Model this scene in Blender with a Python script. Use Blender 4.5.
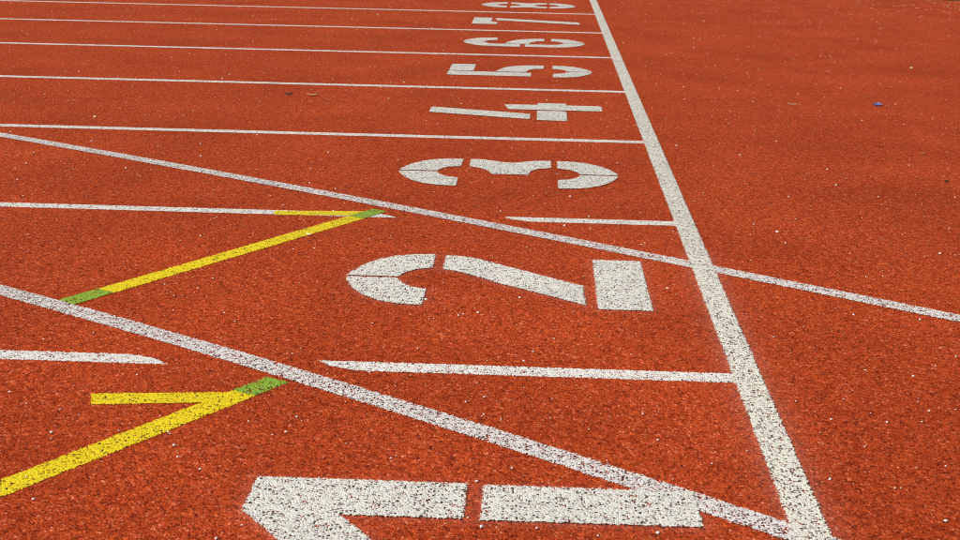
import bpy, math, random
import numpy as np

random.seed(7); rng = np.random.default_rng(7)
scene = bpy.context.scene
COL = scene.collection
for o in list(bpy.data.objects):
    bpy.data.objects.remove(o)

# ------------------------------------------------------------------ camera
# Ground plane z = 0, metres.  x = along the lanes (runners move to +x),
# x = 0 is the near edge of the finish line; y = across the lanes, y = 0 is
# the inside edge of lane 1, lane k | k+1 is divided at y = 1.22 k.
FPX, PITCH, ROLL, YAW = 1440.0, 0.2658, 0.02011, -0.03712
CAM = (-0.37358, -1.27761, 0.87041)
fw = np.array([math.sin(YAW)*math.cos(PITCH), math.cos(YAW)*math.cos(PITCH), -math.sin(PITCH)])
r0 = np.array([math.cos(YAW), -math.sin(YAW), 0.0]); u0 = np.cross(r0, fw)
rt = math.cos(ROLL)*r0 + math.sin(ROLL)*u0
up = -math.sin(ROLL)*r0 + math.cos(ROLL)*u0
from mathutils import Matrix
cd = bpy.data.cameras.new('camera'); cam = bpy.data.objects.new('camera', cd); COL.objects.link(cam)
cam.matrix_world = Matrix(((rt[0], up[0], -fw[0], CAM[0]), (rt[1], up[1], -fw[1], CAM[1]),
                           (rt[2], up[2], -fw[2], CAM[2]), (0, 0, 0, 1)))
cd.sensor_width = 36.0; cd.lens = FPX/960.0*36.0; cd.clip_start = 0.05; cd.clip_end = 2000.0
cd.dof.use_dof = True; cd.dof.focus_distance = 3.2; cd.dof.aperture_fstop = 22.0
scene.camera = cam

def at(px, py):
    """photo pixel -> point on the track plane"""
    d = fw*FPX + rt*(px-480.0) - up*(py-270.0)
    t = -CAM[2]/d[2]
    return (CAM[0]+d[0]*t, CAM[1]+d[1]*t)

# ------------------------------------------------------------------ light
SUN_EL, SUN_AZ = math.radians(44), math.radians(-112)      # azimuth from +y towards +x
world = bpy.data.worlds.new('World'); scene.world = world; world.use_nodes = True
wn = world.node_tree; wn.nodes.clear()
sky = wn.nodes.new('ShaderNodeTexSky'); sky.sky_type = 'NISHITA'; sky.sun_disc = False
sky.sun_elevation = SUN_EL; sky.sun_rotation = SUN_AZ; sky.air_density = 1.2; sky.dust_density = 2.0
bg = wn.nodes.new('ShaderNodeBackground'); bg.inputs[1].default_value = 0.08
wo = wn.nodes.new('ShaderNodeOutputWorld')
wn.links.new(sky.outputs[0], bg.inputs[0]); wn.links.new(bg.outputs[0], wo.inputs[0])
sd = bpy.data.lights.new('sun', 'SUN'); sd.energy = 3.85; sd.angle = math.radians(0.6); sd.color = (1.0, 0.955, 0.88)
sun = bpy.data.objects.new('sun', sd); COL.objects.link(sun)
from mathutils import Vector
to_sun = Vector((math.sin(SUN_AZ)*math.cos(SUN_EL), math.cos(SUN_AZ)*math.cos(SUN_EL), math.sin(SUN_EL)))
sun.rotation_euler = to_sun.to_track_quat('Z', 'Y').to_euler(); sun.location = to_sun*30
vs = scene.view_settings
vs.view_transform = 'Standard'; vs.look = 'None'; vs.exposure = 0.0; vs.gamma = 1.0; vs.use_curve_mapping = False
scene.render.engine = 'CYCLES'
scene.cycles.transparent_max_bounces = 16
scene.cycles.filter_width = 1.0

# ------------------------------------------------------------------ node helpers
def N(nt, typ, **kw):
    n = nt.nodes.new(typ)
    for k, v in kw.items():
        if k == 'inp':
            for i, val in v.items(): n.inputs[i].default_value = val
        else: setattr(n, k, v)
    return n
def M_(nt, op, a, b=None, c=None, clamp=False):
    n = nt.nodes.new('ShaderNodeMath'); n.operation = op; n.use_clamp = clamp
    for i, v in enumerate((a, b, c)):
        if v is None: continue
        if isinstance(v, (int, float)): n.inputs[i].default_value = v
        else: nt.links.new(v, n.inputs[i])
    return n.outputs[0]
def ramp(nt, fac, stops):
    n = nt.nodes.new('ShaderNodeValToRGB'); e = n.color_ramp.elements
    while len(e) < len(stops): e.new(0.5)
    for el, (p, c) in zip(e, stops): el.position = p; el.color = (*c, 1)
    nt.links.new(fac, n.inputs[0]); return n.outputs[0]
def mixc(nt, fac, a, b, mode='MIX'):
    n = nt.nodes.new('ShaderNodeMix'); n.data_type = 'RGBA'; n.blend_type = mode
    for s, v in ((n.inputs[0], fac), (n.inputs[6], a), (n.inputs[7], b)):
        if isinstance(v, (int, float)): s.default_value = v
        elif isinstance(v, tuple): s.default_value = (*v, 1)
        else: nt.links.new(v, s)
    return n.outputs[2]

# shared relief of the rubber granules, a function of the place on the track only
g = bpy.data.node_groups.new('granule_relief', 'ShaderNodeTree')
for nm in ('height', 'cell', 'cell2', 'grain', 'broad', 'crumb', 'crumb_d'):
    g.interface.new_socket(nm, in_out='OUTPUT', socket_type='NodeSocketFloat')
g.interface.new_socket('place', in_out='OUTPUT', socket_type='NodeSocketVector')
go = g.nodes.new('NodeGroupOutput')
geo = g.nodes.new('ShaderNodeNewGeometry'); sp = g.nodes.new('ShaderNodeSeparateXYZ')
g.links.new(geo.outputs['Position'], sp.inputs[0])
cb = g.nodes.new('ShaderNodeCombineXYZ'); g.links.new(sp.outputs[0], cb.inputs[0]); g.links.new(sp.outputs[1], cb.inputs[1])
place = cb.outputs[0]
def gn(scale, detail=1.0, src=place):
    n = N(g, 'ShaderNodeTexNoise', noise_dimensions='2D', inp={'Scale': scale, 'Detail': detail})
    g.links.new(src, n.inputs['Vector']); return n
warp = gn(110, 1)
v1 = N(g, 'ShaderNodeVectorMath', operation='SUBTRACT'); g.links.new(warp.outputs['Color'], v1.inputs[0]); v1.inputs[1].default_value = (.5, .5, .5)
v2 = N(g, 'ShaderNodeVectorMath', operation='SCALE'); g.links.new(v1.outputs[0], v2.inputs[0]); v2.inputs['Scale'].default_value = .0028
v3 = N(g, 'ShaderNodeVectorMath', operation='ADD'); g.links.new(place, v3.inputs[0]); g.links.new(v2.outputs[0], v3.inputs[1])
vo = N(g, 'ShaderNodeTexVoronoi', voronoi_dimensions='2D', feature='F1', inp={'Scale': 300.0, 'Randomness': 1.0})
g.links.new(v3.outputs[0], vo.inputs['Vector'])
sepc = N(g, 'ShaderNodeSeparateColor'); g.links.new(vo.outputs['Color'], sepc.inputs[0])
mound = M_(g, 'SUBTRACT', 1.0, M_(g, 'SMOOTHSTEP' if False else 'MULTIPLY', vo.outputs['Distance'], 1.25), clamp=True)
fine = gn(620, 2).outputs[0]; med = gn(95, 2).outputs[0]
h = M_(g, 'MULTIPLY', mound, .50)
h = M_(g, 'MULTIPLY_ADD', sepc.outputs[0], .28, h)
h = M_(g, 'MULTIPLY_ADD', M_(g, 'SUBTRACT', med, .5), .75, h)
h = M_(g, 'MULTIPLY_ADD', M_(g, 'SUBTRACT', fine, .5), .22, h)
g.links.new(h, go.inputs['height'])
g.links.new(sepc.outputs[1], go.inputs['cell']); g.links.new(sepc.outputs[2], go.inputs['cell2'])
vb = N(g, 'ShaderNodeTexVoronoi', voronoi_dimensions='2D', feature='F1', inp={'Scale': 158.0, 'Randomness': 1.0})
g.links.new(v3.outputs[0], vb.inputs['Vector'])
sepb = N(g, 'ShaderNodeSeparateColor'); g.links.new(vb.outputs['Color'], sepb.inputs[0])
g.links.new(sepb.outputs[0], go.inputs['crumb']); g.links.new(vb.outputs['Distance'], go.inputs['crumb_d'])
g.links.new(gn(330, 1).outputs[0], go.inputs['grain'])
g.links.new(gn(2.3, 3).outputs[0], go.inputs['broad'])
g.links.new(place, go.inputs['place'])
RELIEF = 0.0022

def relief(nt, out, b):
    rg = nt.nodes.new('ShaderNodeGroup'); rg.node_tree = g
    na = N(nt, 'ShaderNodeAttribute', attribute_name='near')       # 1 where the mesh is fine enough for real relief
    dp = N(nt, 'ShaderNodeDisplacement', inp={'Midlevel': .45})
    nt.links.new(M_(nt, 'MULTIPLY', na.outputs['Fac'], RELIEF), dp.inputs['Scale'])
    bp = N(nt, 'ShaderNodeBump', inp={'Distance': RELIEF})
    nt.links.new(M_(nt, 'SUBTRACT', 1.0, na.outputs['Fac'], clamp=True), bp.inputs['Strength']); nt.links.new(rg.outputs['height'], bp.inputs['Height'])
    nt.links.new(bp.outputs[0], b.inputs['Normal'])
    nt.links.new(rg.outputs['height'], dp.inputs['Height']); nt.links.new(dp.outputs[0], out.inputs['Displacement'])
    return rg
def newmat(name, disp=False):
    m = bpy.data.materials.new(name); m.use_nodes = True; nt = m.node_tree; nt.nodes.clear()
    out = nt.nodes.new('ShaderNodeOutputMaterial'); b = nt.nodes.new('ShaderNodeBsdfPrincipled')
    if disp: m.displacement_method = 'BOTH'
    return m, nt, out, b

def rubber():
    m, nt, out, b = newmat('red_rubber_granules', True); rg = relief(nt, out, b)
    c = ramp(nt, rg.outputs['cell'], [(0, (.15, .016, .005)), (.12, (.28, .031, .008)), (.38, (.41, .050, .0105)),
                                      (.80, (.48, .066, .0145)), (.95, (.54, .092, .026)), (1, (.66, .20, .10))])
    big = ramp(nt, rg.outputs['broad'], [(.25, (.86, .84, .82)), (.75, (1.1, 1.12, 1.16))])
    c = mixc(nt, 1.0, c, big, 'MULTIPLY')
    cr = ramp(nt, rg.outputs['crumb'], [(0, (.62, .58, .56)), (.12, (.78, .75, .73)), (.26, (.98, .98, .98)), (.82, (1.0, 1.0, 1.0)), (.94, (1.12, 1.16, 1.2)), (1, (1.25, 1.5, 1.9))])
    c = mixc(nt, 1.0, c, cr, 'MULTIPLY')
    cl = N(nt, 'ShaderNodeTexNoise', noise_dimensions='2D', inp={'Scale': 52.0, 'Detail': 4.0, 'Roughness': .7}); nt.links.new(rg.outputs['place'], cl.inputs['Vector'])
    c = mixc(nt, 1.0, c, ramp(nt, cl.outputs[0], [(.30, (.86, .84, .83)), (.5, (1.07, 1.07, 1.07)), (.70, (1.24, 1.28, 1.30))]), 'MULTIPLY')
    # fine paint dust settled on the rubber beside the sprayed marks
    du = N(nt, 'ShaderNodeAttribute', attribute_name='dust')
    dk = M_(nt, 'MULTIPLY', du.outputs['Fac'], M_(nt, 'MULTIPLY_ADD', rg.outputs['cell2'], .55, .12), clamp=True)
    c = mixc(nt, dk, c, (.72, .40, .32))
    nt.links.new(c, b.inputs['Base Color']); b.inputs['Roughness'].default_value = .9; b.inputs['Specular IOR Level'].default_value = .06
    nt.links.new(b.outputs[0], out.inputs['Surface']); return m

def paint(name, col, dark, hole=.30, patch=.30, shade_specks=.16, rough=.6):
    """sprayed paint: ragged granular edge, bare pits between the granules"""
    m, nt, out, b = newmat(name, True); rg = relief(nt, out, b)
    at_ = N(nt, 'ShaderNodeAttribute', attribute_name='edge')
    e = M_(nt, 'MULTIPLY_ADD', M_(nt, 'SUBTRACT', rg.outputs['grain'], .5), .006, at_.outputs['Fac'])
    e = M_(nt, 'MULTIPLY_ADD', M_(nt, 'SUBTRACT', rg.outputs['cell2'], .5), .004, e)
    inside = M_(nt, 'GREATER_THAN', e, 0.0)
    pn = N(nt, 'ShaderNodeTexNoise', noise_dimensions='2D', inp={'Scale': 38.0, 'Detail': 3.0}); nt.links.new(rg.outputs['place'], pn.inputs['Vector'])
    th = M_(nt, 'MULTIPLY_ADD', M_(nt, 'SUBTRACT', pn.outputs[0], .5), patch, hole)
    covered = M_(nt, 'GREATER_THAN', rg.outputs['height'], th)
    alpha = M_(nt, 'MULTIPLY', inside, covered)
    dn = N(nt, 'ShaderNodeTexNoise', noise_dimensions='2D', inp={'Scale': 9.0, 'Detail': 4.0}); nt.links.new(rg.outputs['place'], dn.inputs['Vector'])
    f = M_(nt, 'ADD', M_(nt, 'MULTIPLY', rg.outputs['cell'], .55), M_(nt, 'MULTIPLY', dn.outputs[0], .5))
    c = ramp(nt, f, [(.12, dark), (.62, col)])
    # near-black specks: the shade inside small pits, put into the paint colour
    lim = M_(nt, 'MULTIPLY_ADD', M_(nt, 'SUBTRACT', pn.outputs[0], .5), .30, shade_specks)
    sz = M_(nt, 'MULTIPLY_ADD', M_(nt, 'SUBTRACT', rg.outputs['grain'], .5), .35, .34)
    bare = M_(nt, 'MULTIPLY', M_(nt, 'LESS_THAN', rg.outputs['crumb'], lim), M_(nt, 'LESS_THAN', rg.outputs['crumb_d'], sz))  # mask of the painted pit-shade specks
    pit_shade_col = ramp(nt, rg.outputs['cell2'], [(.3, (.022, .014, .012)), (.7, (.075, .022, .014)), (1, (.17, .03, .015))])
    c = mixc(nt, bare, c, pit_shade_col)
    nt.links.new(c, b.inputs['Base Color']); b.inputs['Roughness'].default_value = rough; b.inputs['Specular IOR Level'].default_value = .3
    tr = nt.nodes.new('ShaderNodeBsdfTransparent'); mx = nt.nodes.new('ShaderNodeMixShader')
    nt.links.new(alpha, mx.inputs[0]); nt.links.new(tr.outputs[0], mx.inputs[1]); nt.links.new(b.outputs[0], mx.inputs[2])
    nt.links.new(mx.outputs[0], out.inputs['Surface']); return m

def plain(name, stops, scale=60, rough=.7, coord='Object'):
    m, nt, out, b = newmat(name)
    tc = nt.nodes.new('ShaderNodeTexCoord'); n = N(nt, 'ShaderNodeTexNoise', inp={'Scale': scale, 'Detail': 3.0})
    nt.links.new(tc.outputs[coord], n.inputs['Vector'])
    nt.links.new(ramp(nt, n.outputs[0], stops), b.inputs['Base Color']); b.inputs['Roughness'].default_value = rough
    nt.links.new(b.outputs[0], out.inputs['Surface']); return m

MAT = dict(
    rubber=rubber(),
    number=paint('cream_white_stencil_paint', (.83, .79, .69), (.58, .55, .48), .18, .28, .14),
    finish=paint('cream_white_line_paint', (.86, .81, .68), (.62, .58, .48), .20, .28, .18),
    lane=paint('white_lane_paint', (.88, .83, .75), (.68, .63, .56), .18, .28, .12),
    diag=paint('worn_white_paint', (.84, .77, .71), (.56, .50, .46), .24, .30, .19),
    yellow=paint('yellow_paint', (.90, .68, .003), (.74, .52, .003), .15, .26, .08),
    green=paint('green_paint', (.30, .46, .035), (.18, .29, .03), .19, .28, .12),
)

# ------------------------------------------------------------------ mesh helpers
def mesh_np(name, V, F, mat, smooth=True, edge=None, near=None):
    """V (n,3) array, F (m,k) array of one polygon size"""
    me = bpy.data.meshes.new(name); V = np.asarray(V, np.float32); F = np.asarray(F, np.int32); k = F.shape[1]
    me.vertices.add(len(V)); me.vertices.foreach_set('co', V.ravel())
    me.loops.add(F.size); me.loops.foreach_set('vertex_index', F.ravel())
    me.polygons.add(len(F)); me.polygons.foreach_set('loop_start', np.arange(0, F.size, k, dtype=np.int32))
    me.polygons.foreach_set('use_smooth', np.full(len(F), smooth))
    me.update(calc_edges=True)
    if edge is not None:
        a = me.attributes.new('edge', 'FLOAT', 'POINT'); a.data.foreach_set('value', np.asarray(edge, np.float32))
    if near is not None:
        a = me.attributes.new('near', 'FLOAT', 'POINT'); a.data.foreach_set('value', np.asarray(near, np.float32))
    me.materials.append(mat); return me
def obj(name, me, parent=None):
    o = bpy.data.objects.new(name, me); COL.objects.link(o)
    if parent is not None: o.parent = parent
    return o
def tag(o, label, cat, group=None):
    o['label'] = label; o['category'] = cat
    if group: o['group'] = group
    return o
def empty(name, loc):
    o = bpy.data.objects.new(name, None); COL.objects.link(o); o.location = loc; o.empty_display_size = .1; return o

S = 0.0024; CS = 4*S                                   # fine lattice where the relief is real, coarse beyond
ZX0, ZX1, ZY0, ZY1 = -150*CS, 75*CS, 40*CS, 230*CS     # x -1.44..0.72, y 0.384..2.208

def nearness(X, Y):
    d = np.minimum(np.minimum(X-ZX0, ZX1-X), np.minimum(Y-ZY0, ZY1-Y))
    t = np.clip(d/.12, 0, 1); return t*t*(3-2*t)
def lattice(x0, x1, y0, y1, s, sdf, margin, inzone):
    i0, i1 = math.floor(x0/s), math.ceil(x1/s); j0, j1 = math.floor(y0/s), math.ceil(y1/s)
    if i1 <= i0 or j1 <= j0: return None
    X, Y = np.meshgrid(np.arange(i0, i1+1)*s, np.arange(j0, j1+1)*s, indexing='ij')
    d = sdf(X, Y)
    k = (d > -margin)
    q = k[:-1, :-1] | k[1:, :-1] | k[:-1, 1:] | k[1:, 1:]
    if not inzone:                                      # leave out the cells that lie in the fine zone
        cx = (X[:-1, :-1]+X[1:, 1:])/2; cy = (Y[:-1, :-1]+Y[1:, 1:])/2
        q &= ~((cx > ZX0) & (cx < ZX1) & (cy > ZY0) & (cy < ZY1))
    if not q.any(): return None
    idx = np.arange(X.size).reshape(X.shape)
    F = np.stack([idx[:-1, :-1][q], idx[1:, :-1][q], idx[1:, 1:][q], idx[:-1, 1:][q]], 1)
    used, inv = np.unique(F, return_inverse=True)
    return (np.stack([X.ravel()[used], Y.ravel()[used]], 1), d.ravel()[used], inv.reshape(F.shape))

def painted(name, sdf, box, z, mat, parent=None, margin=.007):
    x0, x1, y0, y1 = box; x0 -= margin; x1 += margin; y0 -= margin; y1 += margin
    parts = [lattice(max(x0, ZX0), min(x1, ZX1), max(y0, ZY0), min(y1, ZY1), S, sdf, margin, True)
             if (x0 < ZX1 and x1 > ZX0 and y0 < ZY1 and y1 > ZY0) else None,
             lattice(x0, x1, y0, y1, CS, sdf, margin+.006, False)]
    V, D, F, n = [], [], [], 0
    for p in parts:
        if p is None: continue
        V.append(p[0]); D.append(p[1]); F.append(p[2]+n); n += len(p[0])
    V = np.concatenate(V); D = np.concatenate(D); F = np.concatenate(F)
    me = mesh_np(name, np.c_[V, np.full(len(V), z)], F, mat, True, D, nearness(V[:, 0], V[:, 1]))
    o = obj(name, me, parent)
    if parent is not None: o.matrix_parent_inverse = Matrix.Translation(-parent.location)
    return o

def sd_poly(P):
    P = np.asarray(P, float)
    def f(X, Y):
        d = np.full(X.shape, 1e9); ins = np.zeros(X.shape, bool)
        for a, b in zip(P, np.roll(P, -1, 0)):
            e = b-a; wx = X-a[0]; wy = Y-a[1]
            t = np.clip((wx*e[0]+wy*e[1])/(e@e), 0, 1)
            d = np.minimum(d, (wx-e[0]*t)**2+(wy-e[1]*t)**2)
            if a[1] != b[1]:
                c = ((a[1] > Y) != (b[1] > Y)) & (X < (b[0]-a[0])*(Y-a[1])/(b[1]-a[1])+a[0]); ins ^= c
        d = np.sqrt(d); return np.where(ins, d, -d)
    return f
def poly_box(P):
    P = np.asarray(P); return (P[:, 0].min(), P[:, 0].max(), P[:, 1].min(), P[:, 1].max())
def paint_poly(name, P, z, mat, parent=None):
    return painted(name, sd_poly(P), poly_box(P), z, mat, parent)

# ------------------------------------------------------------------ ground and track
gm = plain('grass_soil', [(.3, (.035, .055, .012)), (.55, (.06, .09, .02)), (.75, (.11, .10, .04))], 1.5)
ground = obj('ground', mesh_np('ground', [(-400, -400, -.06), (400, -400, -.06), (400, 400, -.06), (-400, 400, -.06)], [(0, 1, 2, 3)], gm, False))
ground['kind'] = 'structure'

TY0, TY1 = -4.0, 10.50
X, Y = np.meshgrid(np.arange(round(ZX0/S), round(ZX1/S)+1)*S, np.arange(round(ZY0/S), round(ZY1/S)+1)*S, indexing='ij')
idx = np.arange(X.size).reshape(X.shape)
Fz = np.stack([idx[:-1, :-1].ravel(), idx[1:, :-1].ravel(), idx[1:, 1:].ravel(), idx[:-1, 1:].ravel()], 1)
Vz = np.c_[X.ravel(), Y.ravel(), np.zeros(X.size)]
xs = np.array(sorted(set(np.arange(-60, 60.1, 1.0)) | {ZX0, ZX1})); ys = np.array(sorted(set(np.linspace(TY0, TY1, 15)) | {ZY0, ZY1})); nv = len(Vz)
Xf, Yf = np.meshgrid(xs, ys, indexing='ij'); jf = np.arange(Xf.size).reshape(Xf.shape)+nv
Ff = np.stack([jf[:-1, :-1].ravel(), jf[1:, :-1].ravel(), jf[1:, 1:].ravel(), jf[:-1, 1:].ravel()], 1)
cxf = (Xf[:-1, :-1]+Xf[1:, 1:]).ravel()/2; cyf = (Yf[:-1, :-1]+Yf[1:, 1:]).ravel()/2
Ff = Ff[~((cxf > ZX0) & (cxf < ZX1) & (cyf > ZY0) & (cyf < ZY1))]
Vf = np.c_[Xf.ravel(), Yf.ravel(), np.full(Xf.size, 0.0)]
nb = nv+len(Vf)                                        # edge of the slab
Vb = np.array([(-60, TY1, 0.0), (60, TY1, 0.0), (60, TY1, -.06), (-60, TY1, -.06)])
V = np.concatenate([Vz, Vf, Vb]); F = np.concatenate([Fz, Ff, [[nb, nb+1, nb+2, nb+3]]])
track = obj('running_track', mesh_np('running_track', V, F, MAT['rubber'], True, None, nearness(V[:, 0], V[:, 1]))); track['kind'] = 'structure'; V_TRACK = V; N_FINE = nv

# ------------------------------------------------------------------ lines
W = .05; Z_LANE, Z_YEL, Z_GRN, Z_DIAG, Z_NUM, Z_FIN = .0005, .0009, .0014, .0017, .0022, .0022
XL = -14.0
GL = 'white lane lines'
def rect(x0, x1, y0, y1): return [(x0, y0), (x1, y0), (x1, y1), (x0, y1)]
for k in (1, 2, 3, 4, 5, 6, 7):
    y = 1.22*k; lo, hi = y-W/2, y+W/2
    NW = ('', 'one', 'two', 'three', 'four', 'five', 'six', 'seven', 'eight')
    lab = 'white lane line between the numerals %s and %s' % (NW[k], NW[k+1])
    if k in (1, 2):
        root = empty('lane_line', (0, y, 0))
        tag(root, lab + ', broken where a diagonal crosses', 'lane line', GL)
        a0, a1, b0, b1 = ((-1.115, -1.035, -.765, -.688), (-.815, -.730, -.458, -.378))[k-1]
        paint_poly('line_section', [(XL, lo), (a1, lo), ((a0+a1)/2+.012, y+.004), (a0, hi), (XL, hi)], Z_LANE, MAT['lane'], root)
        paint_poly('line_section', [(b1, lo), (.004, lo), (.004, hi), (b0, hi), ((b0+b1)/2-.012, y-.004)], Z_LANE, MAT['lane'], root)
    else:
        tag(paint_poly('lane_line', rect(XL, .004, lo, hi), Z_LANE, MAT['lane']), lab, 'lane line', GL)

tag(paint_poly('finish_line', rect(0, .052, 0, 9.78), Z_FIN, MAT['finish']),
    'cream white finish line running straight across all the lanes beside the numbers', 'finish line')

def curve_line(name, pts, x0, x1, z, mat):
    w = np.array([at(*p) for p in pts]); c = np.polyfit(w[:, 0], w[:, 1], 2); dc = np.polyder(c)
    def f(X, Y):
        d = W/2*1.04-np.abs(Y-np.polyval(c, X))/np.sqrt(1+np.polyval(dc, X)**2)
        return np.minimum(d, np.minimum(X-x0, x1-X))
    yy = np.polyval(c, np.linspace(x0, x1, 50))
    return painted(name, f, (x0, x1, yy.min()-.05, yy.max()+.05), z, mat)
GD = 'white diagonal lines'
tag(curve_line('diagonal_line', [(0, 135.2), (80, 148.7), (240, 177.2), (490, 226.1), (565, 240.2), (690, 263.8), (720, 271.3), (850, 296), (880, 303.3), (960, 319.1)],
    -3.6, 2.6, Z_DIAG, MAT['diag']), 'white diagonal line slanting between the numerals two and three and across the finish line', 'diagonal line', GD)
tag(curve_line('diagonal_line', [(0, 290), (80, 313.3), (240, 357.6), (330, 386), (490, 436.5), (640, 482.3), (770, 526.7)],
    -3.6, .62, Z_DIAG, MAT['diag']), 'worn pinkish white diagonal line running into the lower bar of the numeral one', 'diagonal line', GD)

# ------------------------------------------------------------------ yellow marks with green tips
def band(p, q, w=W, cut0=None, cut1=None):
    p = np.array(p); q = np.array(q); t = (q-p)/np.linalg.norm(q-p); n = np.array([-t[1], t[0]])*w/2
    return [tuple(p-n), tuple(q-n), tuple(q+n), tuple(p+n)]
def arrow(loc, p, q, arm_x, arm_y, fork, arm_y1, green_len, label):
    """long slanting stroke p -> q with green ends, short arm along the lane"""
    root = empty('yellow_mark', (*loc, 0)); tag(root, label, 'track marking', 'yellow forked marks')
    p = np.array(p); q = np.array(q); t = (q-p)/np.linalg.norm(q-p)
    paint_poly('long_stroke', band(p, q-t*green_len*.9), Z_YEL, MAT['yellow'], root)
    paint_poly('short_stroke', [(arm_x+.008, arm_y[0]), (fork, arm_y1[0]), (fork+.035, arm_y1[1]), (arm_x-.006, arm_y[1])], Z_YEL+.0002, MAT['yellow'], root)
    o = paint_poly('green_tip', band(q-t*green_len, q), Z_GRN, MAT['green'], root); o['label'] = 'green painted tip'
    o = paint_poly('green_tip', band(p-t*.012, p+t*green_len*.95), Z_GRN, MAT['green'], root); o['label'] = 'green painted tip'
A0 = np.array(at(70, 301.5)); A1 = np.array(at(380, 210.5))
arrow(A0, A0, A1, -1.062, (2.405, 2.455), -.838, (2.428, 2.482), .105, 'yellow forked mark whose short arm lies on the broken lane line beside the numeral two')
B1 = np.array(at(278, 380)); tb = (B1-np.array(at(0, 489))); tb /= np.linalg.norm(tb); B0 = B1-tb*1.0
arrow(B0, B0, B1, -1.118, (.978, 1.030), -.905, (1.008, 1.062), .088, 'yellow forked mark between the numeral one and the broken lane line')

# ------------------------------------------------------------------ stencilled numbers
g_ = .006
OUT = [(.671, .006), (.667, .034), (.646, .098), (.616, .150), (.580, .187), (.537, .206), (.486, .212)]
INN = [(.486, .090), (.523, .072), (.543, .045), (.552, .020), (.555, .006)]
def QT(s, end=None):
    o, i = list(OUT), list(INN)
    if end is not None: o.append((end, .212)); i.insert(0, (end, .090))
    return [(a, s*b) for a, b in o+i]
def QB(s, end=None):
    return [(.672-a, b) for a, b in QT(s, None if end is None else .672-end)]
NOTCH = [(.461, .210), (.424, .207), (.398, .195), (.352, .167), (.325, .163), (.286, .190), (.254, .206), (.205, .211)]
NUM = {
 1: [[(.656, .092), (.343, .092), (.343, -.030), (.517, -.030), (.395, -.205), (.521, -.205), (.656, -.026)],
     [(.318, .090), (.007, .090), (.007, -.030), (.318, -.032)]],
 2: [QT(1), QT(-1),
     [(.460, .207), (.412, .197), (.372, .171), (.333, .137), (.226, .044), (.142, -.028), (.140, -.179), (.230, -.103), (.327, -.026), (.396, .042), (.428, .066), (.460, .080)],
     [(.113, .203), (0, .203), (0, -.204), (.114, -.204)]],
 3: [QT(1), QT(-1), NOTCH+[(.206, .097), (.248, .073), (.268, .040), (.276, -.023), (.388, -.023), (.399, .026), (.422, .062), (.460, .090)], QB(1), QB(-1)],
 4: [[(.667, .057), (.667, -.074), (.280, -.188), (.280, -.062)],
     [(.386, .164), (.252, .170), (.252, .218), (.138, .218), (.138, .172), (0, .172), (0, .042), (.366, .042)],
     [(.254, .020), (.254, -.205), (.140, -.210), (.140, .020)]],
 5: [[(.671, -.200), (.671, -.060), (.287, -.075), (.287, -.200)], [(.669, -.042), (.669, .195), (.555, .195), (.555, -.042)],
     [(.452, -.050), (.428, .060), (.395, .135), (.342, .186), (.290, .204), (.227, .206), (.227, .090), (.270, .072), (.300, .030), (.312, -.050)], QB(1), QB(-1)],
 6: [QT(1), QT(-1, .355), [(.440, -.076), (.418, .040), (.384, .110), (.335, .165), (.290, .195), (.224, .206), (.224, .088), (.262, .070), (.290, .030), (.303, -.020), (.310, -.076)],
     QB(1), QB(-1, .328)],
 7: [[(.672, -.212), (.672, .200), (.557, .200), (.557, -.062), (.516, -.082), (.516, -.212)], [(.538, .185), (.523, .045), (.003, -.130), (.003, .005)]],
 8: [QT(1), QT(-1), NOTCH+[(.205, .095), (.250, .074), (.284, .045), (.292, 0), (.284, -.045), (.250, -.074), (.205, -.095)]+[(a, -b) for a, b in NOTCH[::-1]]
     +[(.461, -.095), (.430, -.074), (.398, -.045), (.390, 0), (.398, .045), (.430, .074), (.461, .095)], QB(1), QB(-1)],
}
WORDS = {1: 'large white stencilled numeral one with a diagonal line running into its foot',
         2: 'white stencilled numeral two with a solid square block for its foot',
         3: 'white stencilled numeral three, two open bowls split by thin bridges',
         4: 'white stencilled numeral four, a slanting bar and a cross of two bars',
         5: 'white stencilled numeral five with a square top bar and open bowl',
         6: 'white stencilled numeral six with an open hook and closed bowl',
         7: 'white stencilled numeral seven, a short top bar and one long slanting bar',
         8: 'white stencilled numeral eight in three pieces, two closed bowls'}
for n, strokes in NUM.items():
    c = .61+1.22*(n-1) - max(0, n-5)*.012
    root = empty('lane_number', (-.45, c, 0))
    tag(root, WORDS[n], 'lane number', 'painted lane numbers')
    for s in strokes:
        paint_poly('stencil_stroke', [(-.117-a, c+b) for a, b in s], Z_NUM, MAT['number'], root)

# paint dust round the finish line and the two nearest numbers, stored on the track
tx, ty = V_TRACK[:, 0], V_TRACK[:, 1]
dust = np.zeros(len(V_TRACK)); zone = slice(0, N_FINE)
def add_dust(f, box, k, reach):
    m = np.zeros(len(dust), bool); m[zone] = True
    m &= (tx > box[0]-.12) & (tx < box[1]+.12) & (ty > box[2]-.12) & (ty < box[3]+.12)
    d = f(tx[m], ty[m]); dust[m] = np.maximum(dust[m], k*np.exp(np.minimum(d, 0)/reach))
P_ = rect(0, .052, 0, 9.78); add_dust(sd_poly(P_), poly_box(P_), .34, .016)
for n in (1, 2):
    for st in NUM[n]:
        P_ = [(-.117-a, .61+1.22*(n-1)+b) for a, b in st]; add_dust(sd_poly(P_), poly_box(P_), .28, .010)
dust *= nearness(tx, ty)
a_ = track.data.attributes.new('dust', 'FLOAT', 'POINT'); a_.data.foreach_set('value', dust.astype(np.float32))

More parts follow.
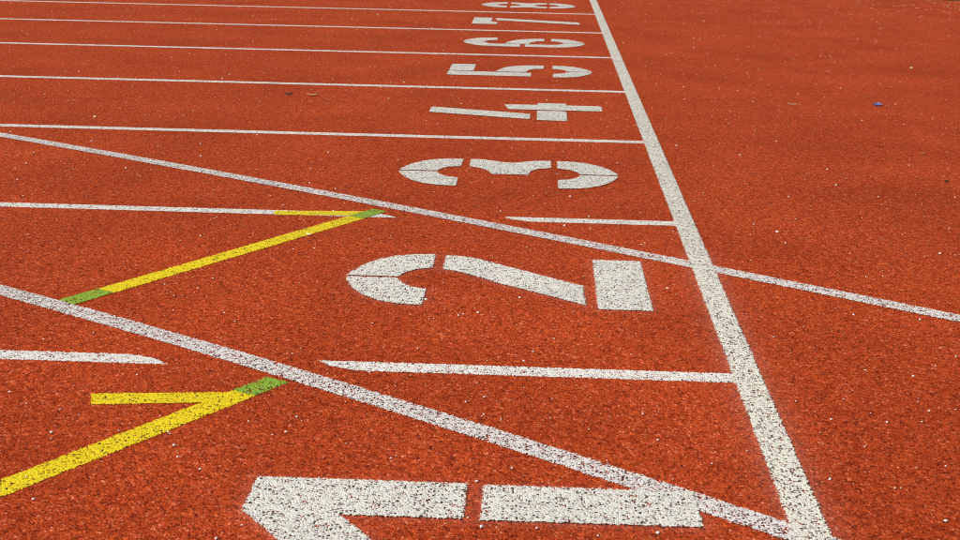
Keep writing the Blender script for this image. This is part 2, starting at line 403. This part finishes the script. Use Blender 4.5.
# ------------------------------------------------------------------ loose grit, litter, grass
white = plain('white_quartz', [(.3, (.72, .66, .56)), (.55, (.90, .88, .82))], 300, .5)
OCT = np.array([(1, 0, 0), (0, 1, 0), (-1, 0, 0), (0, -1, 0), (.5, .5, .75), (-.5, .45, .7), (-.4, -.5, .7), (.45, -.5, .75), (0, 0, -.35), (0, 0, .95)])
OF = np.array([(0, 1, 4), (1, 2, 5), (2, 3, 6), (3, 0, 7), (0, 4, 7), (1, 5, 4), (2, 6, 5), (3, 7, 6), (4, 5, 9), (5, 6, 9), (6, 7, 9), (7, 4, 9),
               (1, 0, 8), (2, 1, 8), (3, 2, 8), (0, 3, 8)])
def chips(P, size, seed):
    r = np.random.default_rng(seed); n = len(P)
    sc = np.asarray(size)[:, None]*np.stack([r.uniform(.7, 1.3, n), r.uniform(.45, 1., n), r.uniform(.6, 1.1, n)], 1)
    a = r.uniform(0, 6.283, n); V = OCT[None]*(1+r.uniform(-.25, .25, (n, len(OCT), 3)))*sc[:, None, :]
    x = V[..., 0]*np.cos(a)[:, None]-V[..., 1]*np.sin(a)[:, None]; y = V[..., 0]*np.sin(a)[:, None]+V[..., 1]*np.cos(a)[:, None]
    V = np.stack([x, y, V[..., 2]], -1)+P[:, None, :]
    F = (OF[None]+(np.arange(n)*len(OCT))[:, None, None]).reshape(-1, 3)
    return V.reshape(-1, 3), F
n = 15000
P = np.c_[rng.uniform(-7, 6, n), rng.uniform(.0, 10.4, n), np.full(n, .0012)]
sz = .0014*np.exp(rng.normal(0, .45, n)).clip(.4, 2.8)
V, F = chips(P, sz, 3)
o = obj('white_grit', mesh_np('white_grit', V, F, white, False)); o['kind'] = 'stuff'
tag(o, 'fine white grit scattered over the red track', 'grit')

big = [(174, 446, 1.2), (177.7, 458, .8), (51, 439.3, .8), (285.7, 432.7, .9), (33.3, 500, 1.1), (10, 392.7, .8), (301.7, 421.7, .7), (200, 470, .8), (167, 489, .6),
       (466, 402.7, .7), (481.7, 417, .7), (391, 459, .8), (396, 456.7, .8), (512, 469, .7), (410, 376, .7), (537, 529, .9), (597.7, 536.7, .8), (481.7, 527.7, 1.2), (476.7, 482.3, 1.2),
       (657.7, 440.7, .8), (747, 451.7, .7), (831, 420, .8), (820, 433.7, .7), (795.7, 402, .6), (870.7, 414, .6), (886.7, 423, .8), (918, 402.7, .9), (929, 411.7, .8),
       (922, 422.7, .9), (913, 377, .8), (894.7, 489, 1.0), (945.7, 521.7, 1.1), (945.7, 467, .8), (657.7, 534, 1.0), (171, 293, .7), (235, 322, .8)]
kinds = []
for k in range(4):
    V, F = chips(np.zeros((1, 3)), [.0030], 20+k); kinds.append(mesh_np('grit_chip', V, F, white, False))
for i, (px, py, s) in enumerate(big):
    x, y = at(px, py); o = obj('grit_chip', kinds[i % 4]); o.location = (x, y, .0014); o.scale = (s, s, s); o.rotation_euler = (0, 0, i*1.7)
    tag(o, 'larger white grit chip lying loose on the red track', 'grit chip', 'larger white grit chips')
pm = plain('pale_pebble', [(.3, (.62, .48, .28)), (.7, (.80, .68, .46))], 200, .6)
V, F = chips(np.zeros((1, 3)), [.0075], 41); o = obj('pebble', mesh_np('pebble', V, F, pm, False)); x, y = at(95, 117.5); o.location = (x, y, .002)
tag(o, 'pale sandy pebble on the track just beyond the unbroken lane line', 'pebble')
V, F = chips(np.zeros((1, 3)), [.0085], 47); o = obj('pebble', mesh_np('pebble', V, F, pm, False)); x, y = at(911, 68.5); o.location = (x, y, .002)
tag(o, 'pale pebble on the bare track beyond the blue scrap', 'pebble')

def sliver(name, px, py, length, width, ang, hgt, mat, label, cat, bend=.15):
    """thin curled bit: a bent blade with thickness"""
    V, F = [], []; m = 7
    for i in range(m):
        t = i/(m-1)*2-1; w = width*(1-.8*abs(t)**2)
        cx = t*length/2; cy = bend*length*t*t; z = hgt*(.35+.65*t*t)
        for dy, dz in ((-w/2, 0), (0, width*.35), (w/2, 0), (0, -width*.25)): V.append((cx, cy+dy, z+dz))
    for i in range(m-1):
        for j in range(4): F.append((i*4+j, (i+1)*4+j, (i+1)*4+(j+1) % 4, i*4+(j+1) % 4))
    F.append((0, 1, 2, 3)); F.append((m*4-1, m*4-2, m*4-3, m*4-4))
    o = obj(name, mesh_np(name, V, F, mat, False)); x, y = at(px, py); o.location = (x, y, .002); o.rotation_euler = (0, 0, ang)
    return tag(o, label, cat)
straw = plain('dry_straw', [(.3, (.40, .15, .06)), (.7, (.52, .26, .12))], 90)
bark = plain('dark_bark', [(.3, (.025, .014, .009)), (.7, (.055, .03, .02))], 90)
grey = plain('grey_twig', [(.3, (.30, .24, .17)), (.7, (.46, .40, .30))], 90)
sliver('bark_chip', 288.5, 95, .030, .010, .1, .005, bark, 'small dark bark chip beside a dry curled leaf scrap on the track', 'bark chip')
sliver('leaf_scrap', 312.5, 96.2, .048, .012, .05, .008, straw, 'dry tan curled leaf scrap beside a dark bark chip on the track', 'leaf scrap', .12)
sliver('twig', 792, 105.3, .036, .006, -.3, .006, grey, 'pale grey twig lying on the bare track between the finish line and a blue scrap', 'twig', .05)
sliver('twig', 922, 154.5, .020, .006, .15, .004, straw, 'short straw coloured twig on the bare track past the finish line', 'twig', .05)
sliver('bark_chip', 946.5, 182.3, .013, .009, .3, .004, bark, 'tiny dark bark chip alone on the bare track past the finish line', 'bark chip', .05)
sliver('paint_flake', 309, 235.6, .012, .006, -.1, .003, white, 'small white paint flake beside the slanting yellow stroke', 'paint flake', .05)

# crumpled blue scrap
def scrap():
    m, nt, out, b = newmat('lavender_blue_plastic')
    tc = nt.nodes.new('ShaderNodeTexCoord'); nz = N(nt, 'ShaderNodeTexNoise', inp={'Scale': 55.0, 'Detail': 2.0}); nt.links.new(tc.outputs['Object'], nz.inputs['Vector'])
    nt.links.new(ramp(nt, nz.outputs[0], [(.36, (.035, .045, .16)), (.5, (.15, .19, .46)), (.64, (.34, .24, .36))]), b.inputs['Base Color'])
    b.inputs['Roughness'].default_value = .5; nt.links.new(b.outputs[0], out.inputs['Surface'])
    r = np.random.default_rng(5); nx, ny = 9, 7; V = []; T = .0012
    for lay in (0, 1):
        for i in range(nx):
            for j in range(ny):
                u = i/(nx-1)*2-1; v = j/(ny-1)*2-1; rr = math.hypot(u*.9, v)
                k = 1-.22*max(0, rr-.8)
                if lay == 0: hz = r.uniform(0, .005)
                V.append((u*.0200*k, v*.014*k, .002+.006*max(0, 1-.75*rr*rr)+.0025*math.sin(5*u+3*v+1)+.002*math.sin(9*v-4*u)+(T if lay else 0)))
    V = np.array(V); q = nx*ny; V[:q, 2] += r.uniform(-.0015, .0015, q); V[q:, 2] = V[:q, 2]+T; V[:, 2] -= V[:, 2].min()
    ix = np.arange(q).reshape(nx, ny)
    F = np.stack([ix[:-1, :-1].ravel(), ix[1:, :-1].ravel(), ix[1:, 1:].ravel(), ix[:-1, 1:].ravel()], 1)
    ring = list(ix[:, 0])+list(ix[-1, 1:])+list(ix[-2::-1, -1])+list(ix[0, -2:0:-1])
    side = [(ring[a], ring[(a+1) % len(ring)], ring[(a+1) % len(ring)]+q, ring[a]+q) for a in range(len(ring))]
    F = np.concatenate([F[:, ::-1], F+q, np.array(side)])
    o = obj('plastic_scrap', mesh_np('plastic_scrap', V, F, m, False)); x, y = at(878.5, 106.2); o.location = (x, y+.012, .0015); o.rotation_euler = (0, 0, .2)
    tag(o, 'crumpled lavender blue plastic scrap lying on the bare red track', 'litter')
scrap()

# grass along the outer edge of the track, with clippings on the rubber
gb = plain('grass_blades', [(.3, (.05, .085, .012)), (.5, (.10, .14, .022)), (.72, (.22, .20, .06))], 14)
n = 26000
bx = rng.uniform(-3, 9, n); by = 10.52+np.abs(rng.normal(0, .55, n)); bh = rng.uniform(.03, .085, n); a = rng.uniform(0, 6.283, n); lean = rng.normal(0, .022, (n, 2)); w = rng.uniform(.0015, .0035, n)
dx, dy = np.cos(a)*w, np.sin(a)*w; z0 = np.full(n, -.06)
V = np.stack([np.c_[bx-dx, by-dy, z0], np.c_[bx+dx, by+dy, z0], np.c_[bx+lean[:, 0]*.5+dx*.7, by+lean[:, 1]*.5+dy*.7, z0+.03+bh*.6],
              np.c_[bx+lean[:, 0]*1.3, by+lean[:, 1]*1.3, z0+.03+bh], ], 1)
F = (np.array([(0, 1, 2), (0, 2, 3)])[None]+(np.arange(n)*4)[:, None, None]).reshape(-1, 3)
o = obj('grass', mesh_np('grass', V.reshape(-1, 3), F, gb, False)); o['kind'] = 'stuff'; tag(o, 'rough green grass along the outer edge of the red track', 'grass')
n = 420
cx = 5-np.abs(rng.normal(0, 2.2, n)); cy = 10.50-np.abs(rng.normal(0, .7, n)); a = rng.uniform(0, 6.283, n); L = rng.uniform(.006, .022, n); w = .0016
ux, uy = np.cos(a), np.sin(a); z = np.full(n, .002)
V = np.stack([np.c_[cx-ux*L-uy*w, cy-uy*L+ux*w, z], np.c_[cx+ux*L-uy*w, cy+uy*L+ux*w, z], np.c_[cx+ux*L+uy*w, cy+uy*L-ux*w, z], np.c_[cx-ux*L+uy*w, cy-uy*L-ux*w, z],
              np.c_[cx, cy, z+.003]], 1)
F = (np.array([(0, 1, 4), (1, 2, 4), (2, 3, 4), (3, 0, 4)])[None]+(np.arange(n)*5)[:, None, None]).reshape(-1, 3)
o = obj('grass_clippings', mesh_np('grass_clippings', V.reshape(-1, 3), F, straw, False)); o['kind'] = 'stuff'; tag(o, 'dry grass clippings strewn on the track beside the grass edge', 'clippings')
